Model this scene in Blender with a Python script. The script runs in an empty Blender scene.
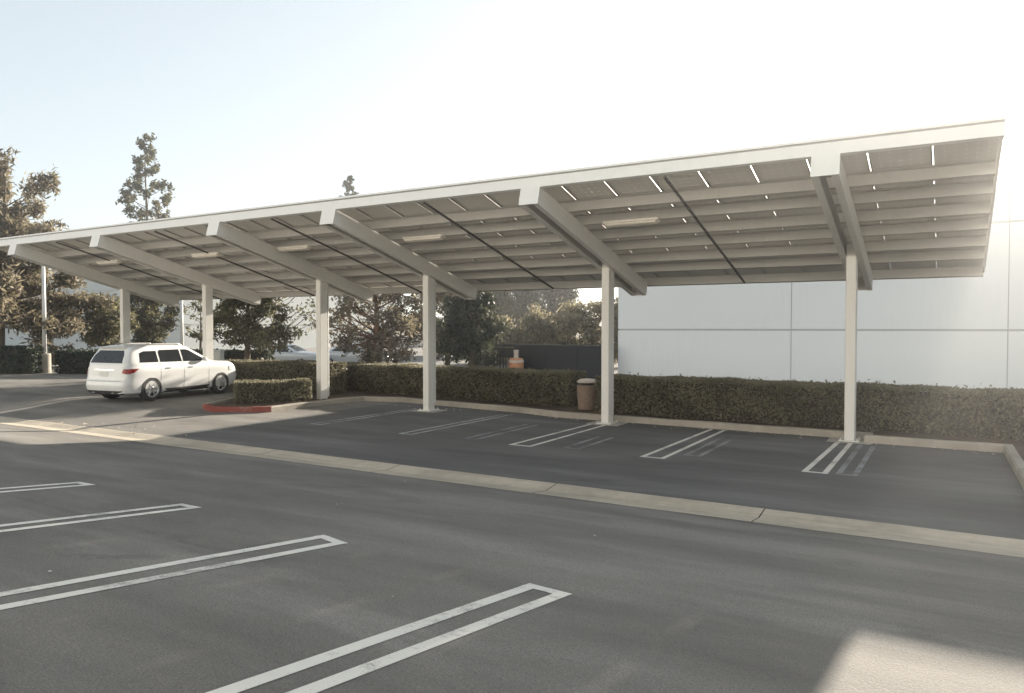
import bpy, bmesh, math, random
import numpy as np
from mathutils import Vector, Matrix
R = math.radians
random.seed(7)
rng = np.random.default_rng(11)
scene = bpy.context.scene
COL = scene.collection

# ------------------------------------------------------------------ helpers
def tag(o, label=None, cat=None, group=None, kind=None):
    if label: o['label'] = label
    if cat: o['category'] = cat
    if group: o['group'] = group
    if kind: o['kind'] = kind
    return o

def empty(name, loc=(0, 0, 0), rz=0, label=None, cat=None, group=None):
    o = bpy.data.objects.new(name, None)
    o.empty_display_size = .3
    COL.objects.link(o)
    o.location = loc
    o.rotation_euler = (0, 0, rz)
    return tag(o, label, cat, group)

def link(name, me, parent=None):
    o = bpy.data.objects.new(name, me)
    COL.objects.link(o)
    if parent is not None: o.parent = parent
    return o

def build(name, bm, mats, parent=None, smooth=False):
    me = bpy.data.meshes.new(name)
    bm.normal_update()
    bm.to_mesh(me); bm.free()
    for m in (mats if isinstance(mats, (list, tuple)) else [mats]): me.materials.append(m)
    if smooth:
        me.polygons.foreach_set('use_smooth', [True] * len(me.polygons))
    return link(name, me, parent)

def copy_tree(o, parent=None):
    c = o.copy(); COL.objects.link(c)
    if parent is not None: c.parent = parent
    for ch in list(o.children): copy_tree(ch, c)
    return c

def box(bm, x0, x1, y0, y1, z0, z1, bev=0, M=None, mi=0):
    r = bmesh.ops.create_cube(bm, size=1)
    vs = r['verts']
    for v in vs:
        v.co = Vector((x0 + (v.co.x + .5) * (x1 - x0), y0 + (v.co.y + .5) * (y1 - y0), z0 + (v.co.z + .5) * (z1 - z0)))
    fs = set(f for v in vs for f in v.link_faces)
    for f in fs: f.material_index = mi
    if bev:
        es = list(set(e for v in vs for e in v.link_edges))
        rr = bmesh.ops.bevel(bm, geom=es, offset=bev, segments=1, affect='EDGES')
        vs = list(set(v for f in rr['faces'] for v in f.verts) | set(v for v in vs if v.is_valid))
        for f in rr['faces']: f.material_index = mi
    if M is not None:
        for v in vs: v.co = M @ v.co
    return vs

def tube(bm, pts, rads, seg=10, cap=True):
    rings = []
    n = len(pts)
    for i, p in enumerate(pts):
        p = Vector(p)
        d = Vector(pts[min(i + 1, n - 1)]) - Vector(pts[max(i - 1, 0)])
        d.normalize()
        a = d.orthogonal() if abs(d.z) < .95 else Vector((1, 0, 0))
        a = (a - d * a.dot(d)).normalized()
        b = d.cross(a)
        rings.append([bm.verts.new(p + (a * math.cos(2 * math.pi * k / seg) + b * math.sin(2 * math.pi * k / seg)) * rads[i]) for k in range(seg)])
    for i in range(n - 1):
        for k in range(seg):
            bm.faces.new((rings[i][k], rings[i][(k + 1) % seg], rings[i + 1][(k + 1) % seg], rings[i + 1][k]))
    if cap:
        bm.faces.new(rings[0][::-1]); bm.faces.new(rings[-1])
    return rings

def lathe(bm, prof, seg=24, M=None, cap=True):
    """profile of (r, z) spun about z"""
    rings = []
    for r, z in prof:
        rings.append([bm.verts.new((r * math.cos(2 * math.pi * k / seg), r * math.sin(2 * math.pi * k / seg), z)) for k in range(seg)])
    for i in range(len(prof) - 1):
        for k in range(seg):
            bm.faces.new((rings[i][k], rings[i][(k + 1) % seg], rings[i + 1][(k + 1) % seg], rings[i + 1][k]))
    if cap: bm.faces.new(rings[0][::-1]); bm.faces.new(rings[-1])
    if M is not None:
        for r in rings:
            for v in r: v.co = M @ v.co

# ------------------------------------------------------------------ materials
class N:
    def __init__(s, name):
        s.m = bpy.data.materials.new(name); s.m.use_nodes = True
        s.t = s.m.node_tree; s.n = s.t.nodes; s.l = s.t.links
        s.b = s.n['Principled BSDF']; s.out = s.n['Material Output']
    def add(s, ty, **kw):
        n = s.n.new(ty)
        for k, v in kw.items(): setattr(n, k, v)
        return n
    def set(s, sock, v):
        if isinstance(v, bpy.types.NodeSocket): s.l.new(v, sock)
        elif isinstance(v, (tuple, list)) and len(v) == 3 and sock.type == 'RGBA': sock.default_value = (*v, 1)
        else: sock.default_value = v
    def coord(s): return s.add('ShaderNodeTexCoord').outputs['Object']
    def geo(s): return s.add('ShaderNodeNewGeometry').outputs['Position']
    def map(s, vec, scale=(1, 1, 1), rot=(0, 0, 0)):
        n = s.add('ShaderNodeMapping'); s.l.new(vec, n.inputs[0]); n.inputs['Scale'].default_value = scale; n.inputs['Rotation'].default_value = rot
        return n.outputs[0]
    def noise(s, vec, scale, detail=4, rough=.55):
        n = s.add('ShaderNodeTexNoise'); s.l.new(vec, n.inputs['Vector'])
        n.inputs['Scale'].default_value = scale; n.inputs['Detail'].default_value = detail; n.inputs['Roughness'].default_value = rough
        return n.outputs['Fac']
    def ramp(s, f, stops):
        n = s.add('ShaderNodeValToRGB'); s.l.new(f, n.inputs[0])
        e = n.color_ramp.elements
        while len(e) < len(stops): e.new(.5)
        for el, (p, c) in zip(e, stops):
            el.position = p; el.color = (*c, 1) if len(c) == 3 else c
        return n.outputs[0]
    def rampf(s, f, a, b, lo=0, hi=1):
        n = s.add('ShaderNodeMapRange'); s.l.new(f, n.inputs[0])
        for i, v in zip((1, 2, 3, 4), (a, b, lo, hi)): n.inputs[i].default_value = v
        return n.outputs[0]
    def math(s, op, a, b=0.0, c=0.0):
        n = s.add('ShaderNodeMath', operation=op)
        for i, v in enumerate((a, b, c)): s.set(n.inputs[i], v)
        return n.outputs[0]
    def mix(s, f, a, b, mode='MIX'):
        n = s.add('ShaderNodeMix', data_type='RGBA', blend_type=mode)
        s.set(n.inputs[0], f); s.set(n.inputs[6], a); s.set(n.inputs[7], b)
        return n.outputs[2]
    def bump(s, h, strength=.3, dist=.01):
        n = s.add('ShaderNodeBump'); s.l.new(h, n.inputs['Height'])
        n.inputs['Strength'].default_value = strength; n.inputs['Distance'].default_value = dist
        s.l.new(n.outputs[0], s.b.inputs['Normal'])
    def fin(s, col=None, rough=None, metal=None, spec=None):
        if col is not None: s.set(s.b.inputs['Base Color'], col)
        if rough is not None: s.set(s.b.inputs['Roughness'], rough)
        if metal is not None: s.b.inputs['Metallic'].default_value = metal
        if spec is not None: s.b.inputs['Specular IOR Level'].default_value = spec
        return s.m

def sc(c, k): return tuple(min(1, x * k) for x in c)

def mat_paint(name, col, rough=.45, dirt=.12, scale=1.5, metal=0, coat=0):
    m = N(name); p = m.coord()
    a = m.noise(p, scale, 5); b = m.noise(m.map(p, (6, 6, .6)), 1.5, 4)
    f = m.math('MULTIPLY', m.rampf(a, .35, .75), m.rampf(b, .3, .8))
    c = m.mix(m.math('MULTIPLY', f, dirt * 3), col, sc(col, .62))
    if coat: m.b.inputs['Coat Weight'].default_value = coat
    return m.fin(c, rough, metal)

def mat_plain(name, col, rough=.5, metal=0, spec=None):
    m = N(name); p = m.coord(); a = m.noise(p, 14, 3)
    return m.fin(m.mix(a, sc(col, .85), sc(col, 1.15)), rough, metal, spec)

def mat_asphalt(name, base, tint, var=.35, speck=.5):
    m = N(name); p = m.geo()
    big = m.noise(m.map(p, (.22, .5, 1), (0, 0, .12)), 1.0, 6, .6)
    mid = m.noise(p, 1.7, 6, .6)
    streak = m.noise(m.map(p, (.16, .9, 1), (0, 0, -1.25)), 1.3, 5, .6)
    fine = m.noise(p, 90, 2, .7)
    grit = m.add('ShaderNodeTexVoronoi'); m.l.new(p, grit.inputs['Vector']); grit.inputs['Scale'].default_value = 55
    c = m.mix(m.rampf(big, .3, .72), sc(base, 1 - var), sc(base, 1 + var))
    c = m.mix(m.rampf(mid, .35, .75, 0, .55), c, tint)
    c = m.mix(m.rampf(streak, .50, .66, 0, .6), c, sc(base, 1.7))
    c = m.mix(m.rampf(streak, .46, .30, 0, .55), c, sc(base, .58))
    oil = m.noise(p, .9, 3, .5)
    c = m.mix(m.rampf(oil, .66, .76, 0, .5), c, sc(base, .5))
    c = m.mix(m.rampf(fine, .38, .62, 0, .55), c, sc(base, .4))
    c = m.mix(m.math('MULTIPLY', m.rampf(grit.outputs['Distance'], .12, .04), speck), c, sc(base, 3.4))
    cr = m.add('ShaderNodeTexVoronoi', feature='DISTANCE_TO_EDGE'); m.l.new(m.map(m.add('ShaderNodeVectorMath', operation='ADD').outputs[0] if False else p, (.16, .11, 1), (0, 0, .5)), cr.inputs['Vector']); cr.inputs['Scale'].default_value = 1.0
    ck = m.math('MULTIPLY', m.rampf(m.math('ADD', cr.outputs['Distance'], m.math('MULTIPLY', m.math('SUBTRACT', m.noise(p, 3.0, 6, .7), .5), .05)), .0035, .0012), m.rampf(m.noise(p, .35, 2), .55, .64, 0, .35))
    c = m.mix(ck, c, sc(base, .4))
    h = m.math('ADD', m.math('MULTIPLY', fine, .7), m.math('MULTIPLY', grit.outputs['Distance'], .8))
    m.bump(h, .55, .006)
    return m.fin(c, .93, spec=.3)

def mat_concrete(name, base, var=.25, bumps=.3):
    m = N(name); p = m.geo()
    big = m.noise(p, .8, 6, .6); mid = m.noise(p, 6, 5, .6); fine = m.noise(p, 70, 2)
    st = m.noise(m.map(p, (.35, 4, 1)), 1.2, 4)
    c = m.mix(m.rampf(big, .3, .7), sc(base, 1 - var), sc(base, 1 + var))
    c = m.mix(m.rampf(mid, .45, .8, 0, .5), c, sc(base, .6))
    c = m.mix(m.rampf(st, .5, .75, 0, .45), c, sc(base, .55))
    c = m.mix(m.rampf(fine, .4, .7, 0, .3), c, sc(base, .65))
    m.bump(fine, bumps, .004)
    return m.fin(c, .9, spec=.3)

def mat_roadpaint(name, col, under, wear=.45):
    m = N(name); p = m.geo()
    a = m.noise(p, 9, 6, .7); b = m.noise(p, 60, 3, .7); d = m.noise(p, 1.1, 3)
    f = m.math('ADD', m.math('MULTIPLY', a, .6), m.math('MULTIPLY', b, .4))
    f = m.math('ADD', f, m.rampf(d, .3, .7, -.12, .12))
    fac = m.rampf(f, 1 - wear - .1, 1 - wear + .1)
    c = m.mix(fac, m.mix(a, sc(col, .8), col), under)
    m.bump(b, .3, .003)
    return m.fin(c, .85, spec=.3)

def mat_leaf(name, stops, trans=.35, rough=.6):
    m = N(name)
    at = m.add('ShaderNodeAttribute', attribute_name='tone')
    c = m.ramp(at.outputs['Fac'], stops)
    m.fin(c, rough, spec=.35)
    tr = m.add('ShaderNodeBsdfTranslucent'); m.l.new(m.mix(.2, c, (.26, .24, .10), 'MIX'), tr.inputs[0])
    mx = m.add('ShaderNodeMixShader'); mx.inputs[0].default_value = trans
    m.l.new(m.b.outputs[0], mx.inputs[1]); m.l.new(tr.outputs[0], mx.inputs[2]); m.l.new(mx.outputs[0], m.out.inputs[0])
    return m.m

def mat_bark(name, col):
    m = N(name); p = m.coord()
    a = m.noise(m.map(p, (8, 8, 1.5)), 2, 5, .65)
    m.bump(a, .8, .03)
    return m.fin(m.mix(m.rampf(a, .3, .7), sc(col, .5), sc(col, 1.3)), .95, spec=.2)

M = {}
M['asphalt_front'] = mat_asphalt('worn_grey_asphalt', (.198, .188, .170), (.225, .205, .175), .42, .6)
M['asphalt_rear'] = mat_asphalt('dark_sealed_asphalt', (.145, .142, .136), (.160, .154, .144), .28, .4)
M['ground'] = mat_asphalt('far_ground', (.11, .105, .095), (.13, .12, .10))
M['gutter'] = mat_concrete('gutter_concrete', (.46, .405, .325))
M['kerb'] = mat_concrete('kerb_concrete', (.36, .325, .275))
M['pad'] = mat_concrete('pad_concrete', (.40, .38, .34))
M['red'] = mat_roadpaint('red_kerb_paint', (.24, .065, .05), (.26, .19, .16), .36)
M['mulch'] = mat_concrete('bark_mulch', (.105, .075, .055), .45, .9)
M['line'] = mat_roadpaint('white_road_paint', (.78, .75, .68), (.198, .188, .17), .38)
M['line_old'] = mat_roadpaint('faded_road_paint', (.56, .57, .56), (.13, .127, .122), .47)
M['line_ghost'] = mat_roadpaint('ghost_road_paint', (.34, .355, .355), (.13, .127, .122), .5)
M['steel'] = mat_paint('pale_steel_paint', (.70, .68, .635), .5, .10, .8)
M['purlin'] = mat_paint('purlin_paint', (.49, .475, .445), .55, .14, .8)
M['fascia'] = mat_paint('fascia_paint', (.72, .715, .685), .45, .08, .8)
M['alu'] = mat_paint('panel_aluminium', (.42, .41, .39), .4, .05, 2, .6)
M['dark_steel'] = mat_plain('dark_bridging_steel', (.06, .055, .05), .6)
M['lens'] = mat_plain('lamp_lens', (.90, .82, .72), .35)
M['lamp_body'] = mat_plain('lamp_body_white', (.8, .75, .68), .4)
M['wall'] = mat_paint('warehouse_paint', (.84, .855, .845), .75, .06, .35)
M['wall_joint'] = mat_plain('wall_joint', (.50, .51, .50), .9)
M['wall_far'] = mat_paint('far_wall_paint', (.58, .60, .585), .8, .08, .3)
M['wall_cream'] = mat_paint('cream_wall_paint', (.85, .80, .70), .8, .05, .3)
M['roofing'] = mat_plain('roof_membrane', (.5, .5, .48), .9)
M['rubber'] = mat_plain('tyre_rubber', (.018, .018, .018), .85)
M['seam'] = mat_plain('panel_gap', (.10, .10, .10), .7)
M['alloy'] = mat_plain('alloy_wheel', (.62, .62, .61), .3, .7)
M['blackplastic'] = mat_plain('black_plastic', (.02, .02, .021), .55)
M['redlens'] = mat_plain('tail_lamp_red', (.26, .025, .022), .15)
M['clearlens'] = mat_plain('clear_lens', (.6, .6, .58), .12)
M['plate'] = mat_plain('number_plate', (.62, .62, .58), .5)
M['chrome'] = mat_plain('chrome_trim', (.62, .62, .62), .15, 1)
M['pole'] = mat_paint('pole_paint', (.62, .62, .6), .45, .06)
M['fence'] = mat_paint('dark_fence_paint', (.022, .025, .029), .6, .2)
M['aggregate'] = None
def _agg():
    m = N('exposed_aggregate'); p = m.coord()
    v = m.add('ShaderNodeTexVoronoi'); m.l.new(p, v.inputs['Vector']); v.inputs['Scale'].default_value = 38
    a = m.noise(p, 5, 4)
    c = m.mix(v.outputs['Color'], (.17, .115, .085), (.28, .21, .165))
    c = m.mix(m.rampf(a, .4, .7, 0, .5), c, (.16, .12, .09))
    m.bump(v.outputs['Distance'], .8, .01)
    return m.fin(c, .9)
M['aggregate'] = _agg()
M['orange'] = mat_paint('weathered_orange', (.52, .25, .13), .6, .3, 4)
M['offwhite'] = mat_paint('weathered_offwhite', (.6, .52, .45), .6, .3, 4)
M['cabinet'] = mat_paint('cabinet_paint', (.5, .52, .48), .55, .1)
def mat_carpaint(name, col):
    m = N(name)
    m.b.inputs['Coat Weight'].default_value = .8; m.b.inputs['Coat Roughness'].default_value = .04
    a = m.noise(m.coord(), 3, 3)
    return m.fin(m.mix(a, sc(col, .96), col), .35)
M['carwhite'] = mat_carpaint('pearl_white_paint', (.68, .68, .665))
M['carsilver'] = mat_carpaint('silver_paint', (.5, .53, .56))
M['carblue'] = mat_carpaint('pale_blue_paint', (.52, .56, .58))
def mat_glass(name):
    m = N(name); a = m.noise(m.coord(), 2.5, 2)
    return m.fin(m.mix(a, (.012, .014, .016), (.03, .033, .036)), .06, spec=.5)
M['glass'] = mat_glass('tinted_car_glass')

LEAF = {}
LEAF['hedge'] = mat_leaf('hedge_leaf', [(0, (.06, .058, .040)), (.5, (.19, .175, .122)), (.85, (.29, .26, .185)), (1, (.42, .36, .26))], .35)
LEAF['hedge_dark'] = mat_leaf('dark_hedge_leaf', [(0, (.008, .018, .014)), (.7, (.018, .035, .026)), (1, (.04, .055, .035))], .2)
LEAF['pine'] = mat_leaf('pine_needles', [(0, (.042, .044, .027)), (.5, (.110, .105, .064)), (1, (.23, .205, .125))], .5)
LEAF['brown'] = mat_leaf('brown_pine_needles', [(0, (.07, .06, .044)), (.5, (.19, .16, .118)), (1, (.34, .285, .21))], .5)
LEAF['dark'] = mat_leaf('dark_evergreen_leaf', [(0, (.012, .022, .019)), (.6, (.030, .046, .038)), (1, (.065, .075, .05))], .3)
LEAF['olive'] = mat_leaf('olive_leaf', [(0, (.08, .075, .05)), (.5, (.19, .17, .11)), (1, (.36, .31, .21))], .5)
LEAF['tall'] = mat_leaf('grey_pine_needles', [(0, (.03, .036, .026)), (.6, (.065, .068, .042)), (1, (.13, .115, .06))], .4)
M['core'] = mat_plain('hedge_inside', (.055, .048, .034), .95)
M['bark'] = mat_bark('grey_bark', (.13, .10, .075))
M['bark_red'] = mat_bark('red_bark', (.24, .13, .085))

# ------------------------------------------------------------------ camera, sky, sun
CAMH = 2.378
cam = bpy.data.cameras.new('camera'); camo = bpy.data.objects.new('camera', cam); COL.objects.link(camo)
camo.location = (0, 0, CAMH)
camo.rotation_euler = (math.pi / 2 - .0259, 0, .5348)
cam.sensor_width = 36; cam.lens = 738.84 / 1024 * 36
cam.clip_end = 3000; cam.clip_start = .05
scene.camera = camo

SUN_EL, SUN_AZ = R(15.0), R(5.0)          # azimuth measured from +Y towards +X
w = bpy.data.worlds.new('World'); scene.world = w; w.use_nodes = True
wn = w.node_tree.nodes; wl = w.node_tree.links
sky = wn.new('ShaderNodeTexSky'); sky.sky_type = 'NISHITA'; sky.sun_disc = False
sky.sun_elevation = SUN_EL; sky.sun_rotation = SUN_AZ
sky.air_density = 0.7; sky.dust_density = 0.5; sky.ozone_density = 0.6; sky.altitude = 30
hs = wn.new('ShaderNodeHueSaturation'); hs.inputs['Saturation'].default_value = .68
wl.new(sky.outputs[0], hs.inputs['Color'])
gm = wn.new('ShaderNodeGamma'); gm.inputs[1].default_value = .42; wl.new(hs.outputs[0], gm.inputs[0])
tn = wn.new('ShaderNodeMix'); tn.data_type = 'RGBA'; tn.blend_type = 'MULTIPLY'; tn.inputs[0].default_value = 1; tn.inputs[7].default_value = (.965, 1.0, .975, 1); wl.new(gm.outputs[0], tn.inputs[6])
bg = wn['Background']; wl.new(tn.outputs[2], bg.inputs[0]); bg.inputs[1].default_value = .15
sd = bpy.data.lights.new('sun', 'SUN'); so = bpy.data.objects.new('sun', sd); COL.objects.link(so)
sd.energy = 5.0; sd.angle = R(.53); sd.color = (1, .90, .77)
sv = Vector((math.sin(SUN_AZ) * math.cos(SUN_EL), math.cos(SUN_AZ) * math.cos(SUN_EL), math.sin(SUN_EL)))
so.rotation_euler = (-sv).to_track_quat('-Z', 'Y').to_euler()
so.location = (10, 60, 40)
scene.view_settings.view_transform = 'Standard'; scene.view_settings.look = 'None'
scene.view_settings.gamma = 1; scene.view_settings.exposure = 1.88
scene.render.engine = 'CYCLES'
scene.cycles.max_bounces = 6; scene.cycles.diffuse_bounces = 3; scene.cycles.transmission_bounces = 4
scene.cycles.use_denoising = True

# ------------------------------------------------------------------ terrain
Y_G0, Y_G1, SLOPE = 9.2, 9.97, .10
def sstep(a, b, x):
    t = min(1, max(0, (x - a) / (b - a))); return t * t * (3 - 2 * t)
def gz(x, y):
    z = 0.0
    if y < Y_G0:
        d = min(Y_G0 - y, 11.0); z += SLOPE * d
    z += .22 * (1 - sstep(-20.6, -17.8, x)) * sstep(10.1, 12.6, y)
    return z

def sheet(name, xs, ys, m, off=0.0, zf=None):
    zf = zf or gz
    bm = bmesh.new()
    g = [[bm.verts.new((x, y, zf(x, y) + off)) for y in ys] for x in xs]
    for i in range(len(xs) - 1):
        for j in range(len(ys) - 1):
            bm.faces.new((g[i][j], g[i + 1][j], g[i + 1][j + 1], g[i][j + 1]))
    o = build(name, bm, m, smooth=True)
    return tag(o, kind='structure')

xs_near = [-90, -60, -45, -35, -28, -24, -22, -21] + list(np.arange(-20.6, -17.6, .35)) + [-17.4, -15, -12, -9, -6, -3, 0, 3, 6, 12, 25, 45]
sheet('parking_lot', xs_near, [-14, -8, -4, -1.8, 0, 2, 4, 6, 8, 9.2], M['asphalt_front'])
sheet('drive_aisle', [x for x in xs_near if x < -15.1] + [-15.0], [Y_G1, 10.3, 10.8, 11.3, 11.8, 12.3, 12.8, 15, 18, 22, 28, 36, 48, 70], M['asphalt_front'])  # paler asphalt brightens the sunlit ground; seam follows the shadow edge
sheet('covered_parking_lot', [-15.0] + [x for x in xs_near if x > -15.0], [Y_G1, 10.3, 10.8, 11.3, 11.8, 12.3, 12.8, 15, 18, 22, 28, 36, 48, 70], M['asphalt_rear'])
far = [-900, -400, -180, -90, -40, 0, 40, 90, 200, 500, 900]
def farz(x, y): return -.45 if not (y < -14) else (.4 if y > -30 else .2)
sheet('ground', far, [-400, -100, -30, -13, -5, 5, 40, 69, 120, 250, 600, 1500], M['ground'], 0,
      lambda x, y: -.35 if y < 69 else -.02)
# ground continues level with the lots on every side
sheet('side_ground', [-900, -300, -150, -90.01], [-14, 0, 9.2, 9.97, 70], M['ground'], 0, lambda x, y: gz(x, y))
# concrete drain gutter across the lot, cast in sections
bm = bmesh.new()
x = -60.0
while x < 30:
    L = 3.05
    x0, x1 = x + .008, x + L - .008
    n = 6
    prof = [(Y_G0, .004), (Y_G0 + .06, .004), (9.585, -.03), (Y_G1 - .06, .004), (Y_G1, .004)]
    cols = []
    for i in range(n + 1):
        xx = x0 + (x1 - x0) * i / n
        base = gz(xx, 9.5)
        cols.append([bm.verts.new((xx, yy + .006 * math.sin(xx * 3.1 + yy), base + zz)) for yy, zz in prof])
    for i in range(n):
        for j in range(len(prof) - 1):
            bm.faces.new((cols[i][j], cols[i + 1][j], cols[i + 1][j + 1], cols[i][j + 1]))
    x += L
tag(build('drain_gutter', bm, M['gutter'], smooth=False), kind='structure')
bm = bmesh.new(); box(bm, -60, 30, Y_G0 + .002, Y_G1 - .002, -.3, -.06)
tag(build('gutter_bed', bm, M['core']), kind='structure')

# ------------------------------------------------------------------ kerbs and planting beds
def offset_poly(pts, d):
    out = []
    n = len(pts)
    for i in range(n):
        p = Vector((*pts[i], 0))
        a = (p - Vector((*pts[i - 1], 0))).normalized() if i > 0 else None
        b = (Vector((*pts[i + 1], 0)) - p).normalized() if i < n - 1 else None
        t = (a + b).normalized() if (a and b) else (a or b)
        nrm = Vector((-t.y, t.x, 0))
        k = 1 / max(.5, nrm.dot(Vector((-(a or b).y, (a or b).x, 0))))
        q = p + nrm * d * k
        out.append((q.x, q.y))
    return out
def resample(pts, step=.5):
    out = []
    for a, b in zip(pts[:-1], pts[1:]):
        L = math.dist(a, b); n = max(1, int(L / step))
        for i in range(n): out.append((a[0] + (b[0] - a[0]) * i / n, a[1] + (b[1] - a[1]) * i / n))
    out.append(pts[-1]); return out
def kerb(name, pts, m, wid=.16, h=.15, side=-1):
    """pts run so that the bed lies on the right-hand side when side=-1"""
    pts = resample(pts)
    prof = [(0, -.1), (.012, h - .03), (.04, h), (wid, h), (wid, -.05)]
    bm = bmesh.new(); rows = []
    offs = [offset_poly(pts, side * o) for o, _ in prof]
    for i, p in enumerate(pts):
        zb = gz(*p)
        rows.append([bm.verts.new((offs[k][i][0], offs[k][i][1], zb + prof[k][1] + .004 * math.sin(i * 1.7))) for k in range(len(prof))])
    for i in range(len(rows) - 1):
        for k in range(len(prof) - 1):
            bm.faces.new((rows[i][k], rows[i][k + 1], rows[i + 1][k + 1], rows[i + 1][k]))
    bm.faces.new(rows[0]); bm.faces.new(rows[-1][::-1])
    bmesh.ops.recalc_face_normals(bm, faces=bm.faces)
    return tag(build(name, bm, m), kind='structure')
k_right = [(.98, 10.0), (.95, 13.4), (.9, 16.75), (-1.5, 16.75), (-1.52, 17.2), (-9.0, 17.35), (-10.2, 17.75), (-15.0, 18.35), (-16.2, 18.0), (-16.42, 17.0), (-16.35, 14.35)]
k_red = [(-16.35, 14.35), (-16.75, 14.0), (-17.85, 13.5), (-18.5, 13.7)]
k_left = [(-18.5, 13.7), (-19.2, 16), (-19.7, 22)]
kerb('kerb', k_right, M['kerb'])
kerb('red_painted_kerb', k_red, M['red'])
kerb('island_kerb', k_left, M['kerb'])
def bed(name, poly, z):
    bm = bmesh.new()
    vs = [bm.verts.new((x, y, z)) for x, y in poly]
    f = bm.faces.new(vs)
    r = bmesh.ops.triangulate(bm, faces=[f])
    bmesh.ops.recalc_face_normals(bm, faces=bm.faces)
    for f in bm.faces:
        if f.normal.z < 0: f.normal_flip()
    bmesh.ops.subdivide_edges(bm, edges=bm.edges, cuts=5, use_grid_fill=True)
    for v in bm.verts: v.co.z += random.uniform(-.01, .02)
    return tag(build(name, bm, M['mulch'], smooth=True), kind='structure')
inner = offset_poly(resample(k_right + k_red[1:] + k_left[1:], 1.2), -.13)
bed('planting_bed', inner + [(-19.7, 22.5), (8, 22.5), (8, 10.0)], .125)

# ------------------------------------------------------------------ painted stall lines
def strip(bm, a, b, wid, off=.004, za=None):
    a = Vector(a); b = Vector(b); d = (b - a).normalized(); nn = Vector((-d.y, d.x)) * wid / 2
    n = max(2, int((b - a).length / .4))
    prev = None
    for i in range(n + 1):
        p = a + (b - a) * i / n
        l = p + nn; r = p - nn
        cur = (bm.verts.new((l.x, l.y, gz(l.x, l.y) + off)), bm.verts.new((r.x, r.y, gz(r.x, r.y) + off)))
        if prev: bm.faces.new((prev[0], prev[1], cur[1], cur[0]))
        prev = cur
def hairpin(pa, pb, qa, qb, wid, m, cap=True, off=.004):
    """two parallel stripes pa-pb and qa-qb joined at the b end"""
    bm = bmesh.new()
    strip(bm, pa, pb, wid, off); strip(bm, qa, qb, wid, off)
    if cap:
        d = (Vector(qb) - Vector(pb)).normalized() * (wid * .5)
        e = (Vector(pb) - Vector(pa)).normalized() * (wid * .5)
        strip(bm, Vector(pb) - d - e, Vector(qb) + d - e, wid, off + .0006)
    for f in bm.faces:
        if f.normal.z < 0: f.normal_flip()
    o = build('parking_line', bm, m)
    return tag(o, kind='structure')
hairpin((-2.99, 0.2), (-2.665, 4.84), (-2.74, 0.2), (-2.385, 4.80), .105, M['line'])
hairpin((-5.24, 0.2), (-5.02, 5.05), (-4.98, 0.2), (-4.71, 4.96), .105, M['line'])
hairpin((-7.38, 0.2), (-7.33, 5.20), (-7.14, 0.2), (-7.08, 5.20), .10, M['line'])
hairpin((-9.58, 0.2), (-9.55, 5.30), (-9.33, 0.2), (-9.29, 5.30), .10, M['line'])
hairpin((-12.1, 0.2), (-12.1, 5.2), (-11.85, 0.2), (-11.85, 5.2), .10, M['line'])
yk = 17.15
for xa, xb, y0, mm in ((-2.03, -1.72, 12.85, 'line'), (-4.83, -4.45, 12.82, 'line'), (-7.62, -7.18, 12.78, 'line'),
                       (-10.55, -10.25, 12.86, 'line_old'), (-13.5, -13.2, 13.04, 'line_old')):
    hairpin((xa + .08, yk), (xa, y0), (xb - .0, yk), (xb, y0), .09, M[mm])
for xa, xb, y0, y1 in ((-6.52, -6.22, 13.0, 14.8), (-8.9, -8.62, 13.0, 15.8), (-1.52, -1.28, 12.9, 16.4), (-4.2, -3.95, 13.4, 16.2)):
    hairpin((xa, y1), (xa, y0), (xb, y1), (xb, y0), .09, M['line_ghost'], off=.003)

# a few scraps of pale litter lying along the drain
bm = bmesh.new()
for _ in range(26):
    x = random.gauss(-16.6, 1.6); y = random.gauss(10.1, .35); s = random.uniform(.02, .07)
    z = gz(x, y)
    vs = [bm.verts.new((x + random.uniform(-s, s), y + random.uniform(-s, s), z + .012 + random.uniform(0, s * .7))) for _ in range(5)]
    bmesh.ops.convex_hull(bm, input=vs)
for _ in range(170):
    x = random.uniform(-15, .8); y = 17.2 - abs(random.gauss(0, .16)) - (.5 if x > -1.5 else 0) + (.35 if x < -9 else 0); s = random.uniform(.012, .035)
    vs = [bm.verts.new((x + random.uniform(-s, s), y + random.uniform(-s, s), gz(x, y) + .008 + random.uniform(0, s * .6))) for _ in range(5)]
    bmesh.ops.convex_hull(bm, input=vs)
for _ in range(18):
    x = random.uniform(-9, 2); y = random.uniform(1.5, 9.0); s = random.uniform(.008, .02)
    vs = [bm.verts.new((x + random.uniform(-s, s), y + random.uniform(-s, s), gz(x, y) + .006 + random.uniform(0, s * .6))) for _ in range(5)]
    bmesh.ops.convex_hull(bm, input=vs)
tag(build('leaf_litter', bm, M['offwhite']), kind='stuff')

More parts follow.
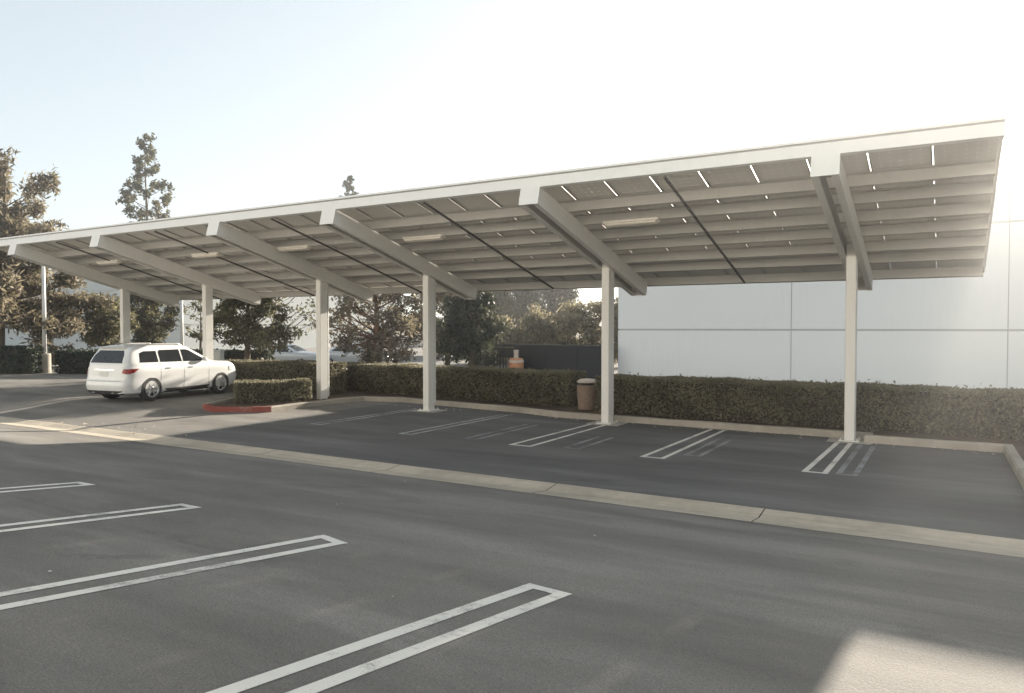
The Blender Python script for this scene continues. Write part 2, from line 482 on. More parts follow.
# ------------------------------------------------------------------ the solar carport
AL = math.atan(.2607)
TV = Vector((0, math.cos(AL), -math.sin(AL))); NV = Vector((0, math.sin(AL), math.cos(AL))); OV = Vector((0, 12.914, 4.831))
RM = Matrix(((1, TV.x, NV.x, OV.x), (0, TV.y, NV.y, OV.y), (0, TV.z, NV.z, OV.z), (0, 0, 0, 1)))   # (x along row, u down the slope, w above beam soffit)
BAY = 5.5; X1 = -1.7726
CX = [X1, X1 - BAY, X1 - 2 * BAY, X1 - 2.7596 * BAY, X1 - 3.7577 * BAY, X1 - 4.6457 * BAY]
YC = 16.9; XR, XL = .65, -29.2
UE = 6.72
cp = empty('solar_carport', (X1, YC, 0), 0, 'long white steel carport roofed with solar panels on six posts', 'carport')
inv = Matrix.Translation((-X1, -YC, 0))
def cpart(name, bm, m, parent=cp, smooth=False, local=True):
    if local:
        bmesh.ops.transform(bm, matrix=inv @ RM, verts=bm.verts)
    else:
        bmesh.ops.transform(bm, matrix=inv, verts=bm.verts)
    bmesh.ops.recalc_face_normals(bm, faces=bm.faces)
    return build(name, bm, m, parent, smooth)
for i, cx in enumerate(CX):
    # double channel beam: two webs, lipped bottom and top flanges, closed by a tip plate
    bm = bmesh.new()
    for s in (-1, 1):
        a, b = sorted((cx + s * .215, cx + s * .203)); box(bm, a, b, .0, 6.3, .0, .36)
        a, b = sorted((cx + s * .203, cx + s * .10)); box(bm, a, b, .012, 6.3, .0, .012); box(bm, a, b, .012, 6.3, .348, .36)
        a, b = sorted((cx + s * .112, cx + s * .10)); box(bm, a, b, .012, 6.3, .0125, .04)
    be = cpart('beam', bm, M['steel'])
    bm = bmesh.new(); box(bm, cx - .219, cx + .219, -.014, -.001, -.004, .364)
    cpart('end_plate', bm, M['fascia'], be)
    bm = bmesh.new(); box(bm, cx - .217, cx + .217, 6.301, 6.312, -.002, .358)
    cpart('end_plate', bm, M['steel'], be)
    # box post rising between the channels
    zb = gz(cx, YC)
    ztop = 4.831 - .2607 * (YC - 12.914)
    bm = bmesh.new(); box(bm, cx - .098, cx + .098, YC - .15, YC + .15, zb + .02, ztop + .30, .012)
    post = cpart('post', bm, M['steel'], local=False)
    bm = bmesh.new(); box(bm, cx - .2, cx + .2, YC - .25, YC + .25, zb + .012, zb + .03)
    for dx in (-.16, .16):
        for dy in (-.2, .2): tube(bm, [(cx + dx, YC + dy, zb + .02), (cx + dx, YC + dy, zb + .07)], [.016, .016], 6)
    cpart('base_plate', bm, M['steel'], post, local=False)
    bm = bmesh.new(); box(bm, cx - .42, cx + .42, YC - .36, YC + .34, zb - .1, zb + .011, .008)
    cpart('footing', bm, M['pad'], local=False)
    if i in (1, 2, 3):
        bm = bmesh.new(); tube(bm, [(cx + .05, YC + .22, .2), (cx + .05, YC + .22, ztop + .05)], [.032, .032], 8)
        for zz in (.8, 2.0, 3.0): box(bm, cx + .01, cx + .09, YC + .152, YC + .252, zz, zz + .03)
        cpart('conduit', bm, M['pole'], local=False)
# purlins (lipped channels), front fascia and rear channel
W0, W1 = .362, .575
for u in (1.30, 2.06, 2.95, 3.73, 4.66, 5.42):
    bm = bmesh.new()
    # lipped Z section whose web faces up the slope
    box(bm, XL, XR - .05, u - .006, u + .0, W0, W1)
    box(bm, XL, XR - .05, u + .0005, u + .085, W0, W0 + .006)
    box(bm, XL, XR - .05, u - .085, u - .0065, W1 - .006, W1)
    box(bm, XL, XR - .05, u + .08, u + .085, W0 + .0065, W0 + .03)
    cpart('purlin', bm, M['purlin'])
bm = bmesh.new(); box(bm, XL, XR, .0, .008, W0, W1 + .004); box(bm, XL, XR, .0085, .09, W0, W0 + .008); box(bm, XL, XR, .0085, .07, W1 - .01, W1 - .002)
fa = cpart('fascia', bm, M['fascia'])
bm = bmesh.new(); box(bm, XL, XR + .02, -.030, -.022, W1 + .028, W1 + .075); box(bm, XL, XR + .02, -.0215, .011, W1 + .0551, W1 + .075)
cpart('edge_capping', bm, M['fascia'], fa)
bm = bmesh.new(); box(bm, XL, XR - .01, .0005, .0035, W1 + .0045, W1 + .0545)  # darker filler strip stands in for the shade in this recess
cpart('shadow_gap', bm, M['alu'], fa)
bm = bmesh.new(); box(bm, XL, XR - .03, UE - .16, UE - .15, W0, W1); box(bm, XL, XR - .03, UE - .149, UE - .06, W0, W0 + .008)
cpart('rear_channel', bm, M['purlin'])
for xe in (XR - .045, XL + .01):
    bm = bmesh.new(); box(bm, xe, xe + .035, .01, UE - .17, W0 + .06, W1 - .003)
    cpart('edge_trim', bm, M['steel'])
# solar panels in four rows
PW, PL, GAP = .923, 1.655, .019
def mat_panel():
    m = N('panel_underside'); p = m.coord()
    sx = m.add('ShaderNodeSeparateXYZ'); m.l.new(p, sx.inputs[0])
    fx = m.math('ABSOLUTE', m.math('SUBTRACT', m.math('FRACT', m.math('DIVIDE', sx.outputs[0], .1515)), .5))
    fy = m.math('ABSOLUTE', m.math('SUBTRACT', m.math('FRACT', m.math('DIVIDE', sx.outputs[1], .1640)), .5))
    line = m.math('GREATER_THAN', m.math('MAXIMUM', fx, fy), .483)
    dia = m.math('GREATER_THAN', m.math('ADD', fx, fy), .878)
    g = m.math('MAXIMUM', m.math('MULTIPLY', line, .30), m.math('MAXIMUM', m.math('MULTIPLY', dia, .7), .14))
    a = m.noise(p, 1.2, 3)
    m.fin(m.mix(a, (.48, .46, .43), (.56, .54, .505)), .4, spec=.5)
    tr = m.add('ShaderNodeBsdfTranslucent'); tr.inputs[0].default_value = (.75, .72, .66, 1)
    mx = m.add('ShaderNodeMixShader'); m.l.new(g, mx.inputs[0]); m.l.new(m.b.outputs[0], mx.inputs[1]); m.l.new(tr.outputs[0], mx.inputs[2])
    m.l.new(mx.outputs[0], m.out.inputs[0])
    return m.m
M['panel'] = mat_panel()
def panel_bm(bm, x, u):
    w0 = W1 + .006; h = .042
    for (a, b, c, d) in ((0, PW, 0, .022), (0, PW, PL - .022, PL), (0, .022, .0225, PL - .0225), (PW - .022, PW, .0225, PL - .0225)):
        box(bm, x + a, x + b, u + c, u + d, w0, w0 + h, mi=1)
    box(bm, x + .0225, x + PW - .0225, u + .0225, u + PL - .0225, w0 + .03, w0 + .036, mi=0)
bm = bmesh.new(); panel_bm(bm, 0, 0)
proto_me = bpy.data.meshes.new('solar_panel'); bm.normal_update(); bm.to_mesh(proto_me); bm.free()
proto_me.materials.append(M['panel']); proto_me.materials.append(M['alu'])
ncol = int((XR - XL) / (PW + GAP)); count = 0
cells = []
for c in range(ncol + 1):
    for r in range(4):
        cells.append((XR + .012 - (c + 1) * (PW + GAP) + GAP, .012 + r * (PL + .022)))
rest = bmesh.new()
for k, (x, u) in enumerate(cells):
    if k < 100:
        o = link('solar_panel', proto_me, cp)
        o.matrix_local = inv @ RM @ Matrix.Translation((x, u, random.uniform(0, .002)))
    else:
        panel_bm(rest, x, u)
o = cpart('solar_panel_array', rest, [M['panel'], M['alu']]); o['kind'] = 'stuff'
M['gap_light_filter'] = None
def _gap():
    m = N('gap_light_filter'); a = m.noise(m.coord(), 9, 4)
    tr = m.add('ShaderNodeBsdfTranslucent'); m.l.new(m.mix(m.rampf(a, .4, .65), (.9, .88, .84), (.55, .52, .47)), tr.inputs[0])
    tp = m.add('ShaderNodeBsdfTransparent'); tp.inputs[0].default_value = (.82, .81, .78, 1); mx = m.add('ShaderNodeMixShader'); m.l.new(m.rampf(a, .35, .7, .85, .5), mx.inputs[0]); m.l.new(tr.outputs[0], mx.inputs[1]); m.l.new(tp.outputs[0], mx.inputs[2]); m.l.new(mx.outputs[0], m.out.inputs[0]); return m.m
M['gap_light_filter'] = _gap()
for c in range(1, ncol + 1):  # strips added over the open panel gaps to dim sun streaks on the ground
    x = XR + .012 - c * (PW + GAP) + GAP - GAP + .0005
    bm = bmesh.new(); v = [bm.verts.new(p) for p in ((x - .003, .02, W1 + .046), (x + GAP + .002, .02, W1 + .046), (x + GAP + .002, UE - .05, W1 + .0462), (x - .003, UE - .05, W1 + .0462))]; bm.faces.new(v)
    cpart('gap_light_filter', bm, M['gap_light_filter'])
# dark bridging rods in mid bay and a strip lamp in each bay
mids = [(CX[i] + CX[i + 1]) / 2 for i in range(5)]
for xm in mids:
    bm = bmesh.new(); box(bm, xm - .02, xm + .02, .1, 6.5, W0 - .045, W0 - .005)
    cpart('bridging_bar', bm, M['dark_steel'])
for i, xm in enumerate(mids):
    xl = CX[i] - 4.15 + .55 if i < 2 else xm - .55 if i > 2 else CX[i] - 2.1
    xl = {0: -5.9, 1: -11.45, 2: -16.05, 3: mids[3] - .2, 4: mids[4] - .2}[i]
    bm = bmesh.new()
    box(bm, xl - .62, xl + .62, 1.93, 2.12, W0 - .065, W0 - .006, .012)
    la = cpart('strip_lamp', bm, M['lamp_body'])
    bm = bmesh.new()
    box(bm, xl - .58, xl + .58, 1.95, 2.10, W0 - .105, W0 - .066, .015)
    cpart('lamp_diffuser', bm, M['lens'], la)

# ------------------------------------------------------------------ buildings
def warehouse(name, x0, x1, y0, y1, h, pw, xj, reveals, m, label):
    t = empty(name, ((x0 + x1) / 2, y0, 0), 0, label, 'building')
    iv = Matrix.Translation((-(x0 + x1) / 2, -y0, 0))
    bm = bmesh.new(); box(bm, x0 + .06, x1 - .06, y0 + .06, y1 - .06, -.3, h - .35, M=iv)
    build('roof', bm, M['roofing'], t)
    bm = bmesh.new()
    zs = [-.3] + list(reveals) + [h]
    cuts = [x0] + [x for x in np.arange(xj - 40 * pw, x1, pw) if x0 + .8 < x < x1 - .8] + [x1]
    for a, b in zip(cuts[:-1], cuts[1:]):
        for k in range(len(zs) - 1):
            z0 = zs[k] + (.035 if k else 0); z1 = zs[k + 1] - (.035 if k < len(zs) - 2 else 0)
            g0 = .0 if a == x0 else .016; g1 = .0 if b == x1 else .016
            box(bm, a + g0, b - g1, y0, y0 + .058, z0, z1, M=iv)
    for k in range(len(zs) - 1):       # end walls
        z0 = zs[k] + (.035 if k else 0); z1 = zs[k + 1] - (.035 if k < len(zs) - 2 else 0)
        yy = y0 + .059
        while yy < y1:
            e = min(yy + pw, y1)
            box(bm, x0, x0 + .058, yy + .012, e - .012, z0, z1, M=iv); box(bm, x1 - .058, x1, yy + .012, e - .012, z0, z1, M=iv)
            yy = e
    build('wall', bm, m, t)
    bm = bmesh.new()
    box(bm, x0 + .03, x1 - .03, y0 + .03, y0 + .0585, -.3, h - .02, M=iv)
    build('joint_sealant', bm, M['wall_joint'], t)
    bm = bmesh.new()
    box(bm, x0 - .012, x1 + .012, y0 - .012, y0 + .2, h + .002, h + .05, M=iv)
    box(bm, x0 - .012, x0 + .2, y0 + .201, y1, h + .002, h + .05, M=iv); box(bm, x1 - .2, x1 + .012, y0 + .201, y1, h + .002, h + .05, M=iv)
    build('parapet_cap', bm, m, t)
    return t
warehouse('warehouse', -12.41, 44, 30, 62, 7.06, 6.95, 1.69, (2.28, 5.94), M['wall'], 'large pale grey warehouse with jointed concrete wall behind the right hedge')
warehouse('warehouse', -110, -58, 41, 70, 8.2, 7.0, -62, (2.6, 5.9), M['wall_far'], 'grey blue warehouse wall far behind the white light pole and parked SUV')
warehouse('low_building', -92, -47, 72, 90, 3.6, 8.0, -50, (2.2,), M['wall_cream'], 'low cream building in the distance seen past the sparse tree')

# unseen building behind the camera, sized and coloured to bounce sunlight under the carport
warehouse('warehouse', -75, 45, -28, -14.5, 13.5, 7.2, 0, (1.2, 5.2, 9.4), M['wall_cream'], 'unseen long cream warehouse facing the carport from across the lot, sized to bounce sunlight')

# ------------------------------------------------------------------ foliage
def leaf_mesh(name, cen, size, tone, mat, parent, flat=None, aspect=1.6):
    """one small bent leaf quad per centre, random orientation"""
    n = len(cen)
    d = rng.normal(size=(n, 3)); d /= np.linalg.norm(d, axis=1)[:, None]
    if flat is not None: d = d + flat; d /= np.linalg.norm(d, axis=1)[:, None]
    a = np.cross(d, rng.normal(size=(n, 3))); a /= np.linalg.norm(a, axis=1)[:, None]
    b = np.cross(d, a)
    s = (size * rng.uniform(.6, 1.3, n))[:, None]
    a = a * s * .5 * aspect; b = b * s * .5
    v = np.stack([cen - a, cen + b * .8 + d * s * .12, cen + a, cen - b * .8 + d * s * .12], 1).reshape(-1, 3)
    me = bpy.data.meshes.new(name)
    me.vertices.add(4 * n); me.vertices.foreach_set('co', v.astype(np.float32).ravel())
    me.loops.add(4 * n); me.loops.foreach_set('vertex_index', np.arange(4 * n, dtype=np.int32))
    me.polygons.add(n); me.polygons.foreach_set('loop_start', np.arange(0, 4 * n, 4, dtype=np.int32))
    me.update(calc_edges=True); me.validate()
    at = me.attributes.new('tone', 'FLOAT', 'FACE'); at.data.foreach_set('value', np.clip(tone, 0, 1).astype(np.float32))
    me.materials.append(mat)
    return link(name, me, parent)

def hedge(label, p0, p1, depth, h, mat, dens=330, leaf=.06, zb=.12, group=None):
    p0 = Vector((*p0, 0)); p1 = Vector((*p1, 0)); d = p1 - p0; L = d.length
    t = empty('hedge', (p0.x, p0.y, zb), math.atan2(d.y, d.x), label, 'hedge', group)
    # local frame: x along the front, y depth, z up
    bm = bmesh.new()
    nx = max(2, int(L / .5)); prof = [(.24, 0), (.22, h * .35), (.22, h * .8), (.26, h - .09), (depth * .5, h - .075), (depth - .26, h - .09), (depth - .2, h * .6), (depth - .24, 0)]
    rows = []
    for i in range(nx + 1):
        x = .2 + (L - .4) * i / nx
        rows.append([bm.verts.new((x, y + random.uniform(-.03, .03), max(0, z + random.uniform(-.03, .02)))) for y, z in prof])
    for i in range(nx):
        for k in range(len(prof) - 1): bm.faces.new((rows[i][k], rows[i + 1][k], rows[i + 1][k + 1], rows[i][k + 1]))
    bm.faces.new(rows[0]); bm.faces.new(rows[-1][::-1])
    bmesh.ops.recalc_face_normals(bm, faces=bm.faces)
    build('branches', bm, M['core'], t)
    def wob(x, s): return .05 * np.sin(x * 1.7 + s) + .035 * np.sin(x * 4.3 + 2 * s) + .02 * np.sin(x * 9.1 + s)
    C = []
    n = int(L * h * dens)
    x = rng.uniform(0, L, n); z = rng.uniform(0, 1, n) ** .8 * h; y = .05 + wob(x, 1) + np.abs(rng.normal(0, .05, n)) - .05 + .05 * (z / h) + .06 * np.sin(z * 7 + x * 2.1) * .6
    C.append(np.stack([x, y, z], 1))
    n = int(L * depth * dens)
    x = rng.uniform(0, L, n); y = rng.uniform(0, depth, n); C.append(np.stack([x, y, h + wob(x, 3) * .3 - np.abs(rng.normal(0, .04, n)) + .02], 1))
    n = int(L * h * dens * .5)
    x = rng.uniform(0, L, n); z = rng.uniform(0, h, n); C.append(np.stack([x, depth - np.abs(rng.normal(0, .05, n)), z], 1))
    n = int(depth * h * dens)
    for xe in (0, L):
        y = rng.uniform(0, depth, n); z = rng.uniform(0, h, n); C.append(np.stack([xe + (1 if xe == 0 else -1) * np.abs(rng.normal(0, .05, n)), y, z], 1))
    n = int(L * 9)      # stray shoots above the clipped top
    x = rng.uniform(0, L, n); C.append(np.stack([x, rng.uniform(0, depth, n), h + rng.uniform(0, .11, n)], 1))
    C = np.concatenate(C)
    patch = .5 + .28 * np.sin(C[:, 0] * 1.3 + 2 * np.sin(C[:, 2] * 3)) * np.sin(C[:, 0] * 3.1 + C[:, 2] * 4)
    tone = .45 * rng.uniform(0, 1, len(C)) + .5 * patch + .12 * (rng.uniform(0, 1, len(C)) > .93)
    leaf_mesh('leaves', C, leaf, tone, mat, t)
    return t

hedge('long clipped hedge in front of the pale warehouse wall, right of the litter bin', (-8.05, 17.85), (6.5, 17.5), 1.1, .95, LEAF['hedge'], 1000, .052)
hedge('long clipped hedge in front of the dark fence, left of the litter bin', (-19.3, 19.6), (-9.25, 18.7), 1.1, .95, LEAF['hedge'], 1000, .052)
hedge('short rear hedge between the white SUV bonnet and fourth post', (-22.3, 17.3), (-17.6, 17.95), .9, 1.03, LEAF['hedge'], 900, zb=.15)
hedge('low boxy hedge on the red kerbed island beside the SUV', (-18.05, 14.45), (-16.62, 16.15), 1.1, .62, LEAF['hedge'], 1100, .05)
rv = Vector((.86, .51))
c0 = Vector((-36.9, 17.6))
hedge('dark green hedge at far left edge, left of the light pole', c0 - rv * 11, c0 + rv * .75, 1.2, 1.25, LEAF['hedge_dark'], 200, .11, zb=.2)
hedge('dark green hedge between the light pole and the white SUV', c0 + rv * 1.7, c0 + rv * 11.5, 1.2, 1.08, LEAF['hedge_dark'], 200, .11, zb=.2)

def tree(name, label, loc, h, trunk_r, clumps, leaf, dens, mat, bark, lean=(0, 0), group=None, aspect=1.8, flat=None, forks=0):
    """clumps: (x, y, z, rx, rz, tone) puffs of leaves joined to the trunk by limbs"""
    t = empty(name, loc, 0, label, 'tree', group)
    bm = bmesh.new()
    def axis(z):
        k = z / h; return Vector((lean[0] * k + .06 * h * .1 * math.sin(k * 5 + loc[0]), lean[1] * k + .05 * h * .1 * math.sin(k * 4 + 1 + loc[1]), z))
    zs = np.linspace(-.1, h, 9)
    tube(bm, [axis(z) for z in zs], [max(.02, trunk_r * (1.15 if i == 0 else 1) * (1 - .9 * i / 8)) for i in range(9)], 8)
    for (x, y, z, rx, rz, tn) in clumps:
        c = Vector((x, y, z)); r = math.hypot(x, y)
        zb = max(.35 * h if h > 2 else .1, z - .55 * r - .15); zb = min(zb, h * .96)
        a = axis(zb); mid = (a + c) / 2 + Vector((0, 0, -.06 * r)) + Vector((random.uniform(-.1, .1), random.uniform(-.1, .1), 0)) * r * .5
        rr = max(.018, trunk_r * .38 * (1 - zb / h) + .012)
        tube(bm, [a, mid, c], [rr, rr * .7, rr * .3], 5)
        for _ in range(forks):
            e = c + Vector((random.gauss(0, rx * .5), random.gauss(0, rx * .5), random.gauss(0, rz * .5)))
            tube(bm, [mid, (mid + e) / 2 + Vector((0, 0, .03)), e], [rr * .5, rr * .35, rr * .15], 4)
    build('trunk', bm, bark, t, smooth=True)
    C, T = [], []
    for (x, y, z, rx, rz, tn) in clumps:
        n = max(12, int(dens * 2.6 * rx * rx * rz))
        # several sub-puffs make the outline uneven
        m = 5
        sub = rng.normal(0, .45, (m, 3))
        pick = rng.integers(0, m, n)
        p = sub[pick] + rng.normal(0, .30, (n, 3))
        # shells: push outwards a little so clumps stay airy inside
        C.append(np.array([x, y, z]) + p * np.array([rx, rx, rz]))
        T.append(tn + .28 * rng.normal(0, 1, n) + .14 * rng.normal(0, 1, m)[pick])
    leaf_mesh('crown', np.concatenate(C), leaf * .78, np.concatenate(T), mat, t, flat, aspect)
    return t

def crown(h0, h1, rmax, n, shape='oval', rc=.5, tone=.5, flatn=.7, rnd=random):
    out = []
    for i in range(n):
        k = (i + rnd.random()) / n
        z = h0 + (h1 - h0) * k
        if shape == 'oval': R_ = rmax * math.sqrt(max(.05, 1 - (2 * k - 1) ** 2 * .9))
        elif shape == 'cone': R_ = rmax * (1 - .85 * k)
        elif shape == 'dome': R_ = rmax * math.sqrt(max(.06, 1 - k * k * .95))
        elif shape == 'pine': R_ = rmax * (.55 + .45 * math.sin(k * 9)) * (1 - .75 * k)
        else: R_ = rmax
        a = i * 2.4 + rnd.uniform(-.5, .5); r = R_ * rnd.uniform(.35, .95)
        out.append((r * math.cos(a), r * math.sin(a), z, rc * rnd.uniform(.7, 1.25), rc * flatn * rnd.uniform(.7, 1.2), min(1, max(0, tone + rnd.uniform(-.25, .25)))))
    return out

# big pine at the far left, branches swept up
bp = crown(2.0, 7.6, 4.3, 52, 'dome', .95, .55, .6) + crown(6.0, 10.2, 1.7, 18, 'cone', .6, .4, .8)
bp += [(2.2 * .86, 2.2 * .51, 9.0, .5, .9, .35), (2.6 * .86, 2.6 * .51, 9.6, .42, .7, .3), (2.0 * .86, 2.0 * .51, 8.1, .5, .6, .5), (2.9 * .86, 2.9 * .51, 7.2, .4, .25, .2), (.5, .3, 10.3, .35, .8, .3)]
tree('pine_tree', 'tall spreading brown needled pine at the far left edge of the lot', (-40.3, 18.3, .2), 9.8, .34, bp, .15, 620, LEAF['brown'], M['bark'], (.6, .3), forks=2, aspect=3.2)
tree('shrub_tree', 'small orange brown conical shrub beside the white light pole', (-42.2, 21.6, .2), 2.9, .09, crown(.4, 2.9, .95, 16, 'cone', .42, .7, .8), .13, 1500, LEAF['brown'], M['bark'])
tl = []
for z, r, n in ((9.2, 1.2, 4), (10.6, 1.75, 6), (11.8, 1.9, 7), (13.1, 2.0, 7), (14.3, 1.7, 6), (15.4, 1.1, 4), (16.4, .75, 3), (17.4, .5, 2), (18.1, .2, 1)):
    a0 = random.uniform(0, 6)
    for k in range(n):
        a = a0 + k * 6.283 / n + random.uniform(-.3, .3); rr = r * random.uniform(.55, .95)
        tl.append((rr * math.cos(a), rr * math.sin(a), z + random.uniform(-.3, .3), .42, .42, random.uniform(.25, .65)))
tree('pine_tree', 'tall slim pine with tufted tiers rising alone above the carport roof', (-57.9, 37.8, 0), 18.2, .22, tl, .24, 620, LEAF['tall'], M['bark'])
tl = [(x * .9, y * .9, z - 2.0, a, b, c) for x, y, z, a, b, c in tl if z > 10]
tree('pine_tree', 'far slim pine of which only the tip shows above the roof edge', (-48.9, 52.4, 0), 16.3, .2, tl, .26, 560, LEAF['dark'], M['bark'])
tree('round_tree', 'rounded dark green tree behind the rear of the white SUV', (-39.4, 23.1, .2), 3.3, .14, crown(1.2, 3.7, 1.45, 26, 'oval', .55, .6, .8), .16, 900, LEAF['pine'], M['bark'])
tree('round_tree', 'dark leafy tree between the two leftmost posts', (-41.0, 26.9, .2), 4.2, .15, crown(1.2, 4.6, 1.45, 24, 'oval', .6, .3, .8), .17, 700, LEAF['pine'], M['bark'])
tree('round_tree', 'small airy dark tree behind the thin distant pole', (-40.4, 29.9, .2), 3.9, .10, crown(1.3, 4.0, .9, 13, 'oval', .40, .3, .8), .15, 700, LEAF['pine'], M['bark'])
tree('pine_tree', 'dense yellow green pine behind the bonnet of the SUV', (-26.4, 21.9, .15), 4.4, .16, crown(1.5, 4.8, 1.75, 34, 'dome', .55, .55, .7), .13, 1100, LEAF['pine'], M['bark'], forks=1)
tree('sparse_tree', 'thin sparse leaved tree with bare slender trunk before the cream building', (-28.9, 25.2, .15), 5.0, .075, [(x + 1.2, y + .6, z, a, b, c) for x, y, z, a, b, c in crown(1.9, 4.9, 1.7, 20, 'oval', .42, .2, .7)], .15, 180, LEAF['pine'], M['bark'], (.5, .3))
tree('pine_tree', 'broad brownish pine with reddish trunk between the third and fourth posts', (-24.0, 27.6, 0), 5.4, .19, crown(.8, 5.8, 2.7, 60, 'oval', .62, .55, .65), .14, 520, LEAF['brown'], M['bark_red'], forks=2)
tree('pine_tree', 'brown leaved tree partly hidden by the third post', (-22.6, 31.5, 0), 5.0, .16, crown(.9, 5.2, 1.9, 40, 'oval', .65, .6, .7), .15, 700, LEAF['brown'], M['bark'], forks=1)
tree('evergreen_tree', 'dense dark green tree right of the third post', (-18.4, 27.5, 0), 4.2, .17, crown(1.1, 4.2, 1.2, 34, 'dome', .55, .45, .8), .13, 1500, LEAF['dark'], M['bark'])
tree('conifer_tree', 'tall grey green conifer behind the dark evergreen tree', (-30.6, 49.3, 0), 8.5, .2, crown(.8, 8.5, 1.9, 40, 'cone', .75, .55, .9), .24, 420, LEAF['tall'], M['bark'])
tree('conifer_tree', 'leftmost of two far dark cypresses above the olive bushes', (-32.0, 56.5, 0), 9.5, .2, crown(.6, 9.5, 1.8, 40, 'cone', .75, .5, 1.1), .25, 420, LEAF['dark'], M['bark'])
tree('conifer_tree', 'rightmost of two far dark cypresses above the olive bushes', (-28.2, 55.6, 0), 9.0, .2, crown(.6, 9.0, 1.9, 40, 'cone', .75, .35, 1.1), .25, 420, LEAF['dark'], M['bark'])
for (x, y, hh, rr, lab) in ((-23.4, 37.2, 2.7, 1.6, 'low olive bush at the left end of the dark fence'), (-21.3, 38.6, 3.2, 1.7, 'olive bush behind the middle of the dark fence'),
                            (-19.2, 39.8, 3.6, 1.8, 'tallest olive bush behind the dark fence'), (-17.3, 40.9, 3.7, 1.6, 'olive bush right beside the corner of the pale warehouse')):
    tree('olive_bush', lab, (x, y, 0), hh * .9, .08, crown(.3, hh, rr, 30, 'dome', .6, .6, .8), .15, 720, LEAF['olive'], M['bark'], forks=1)

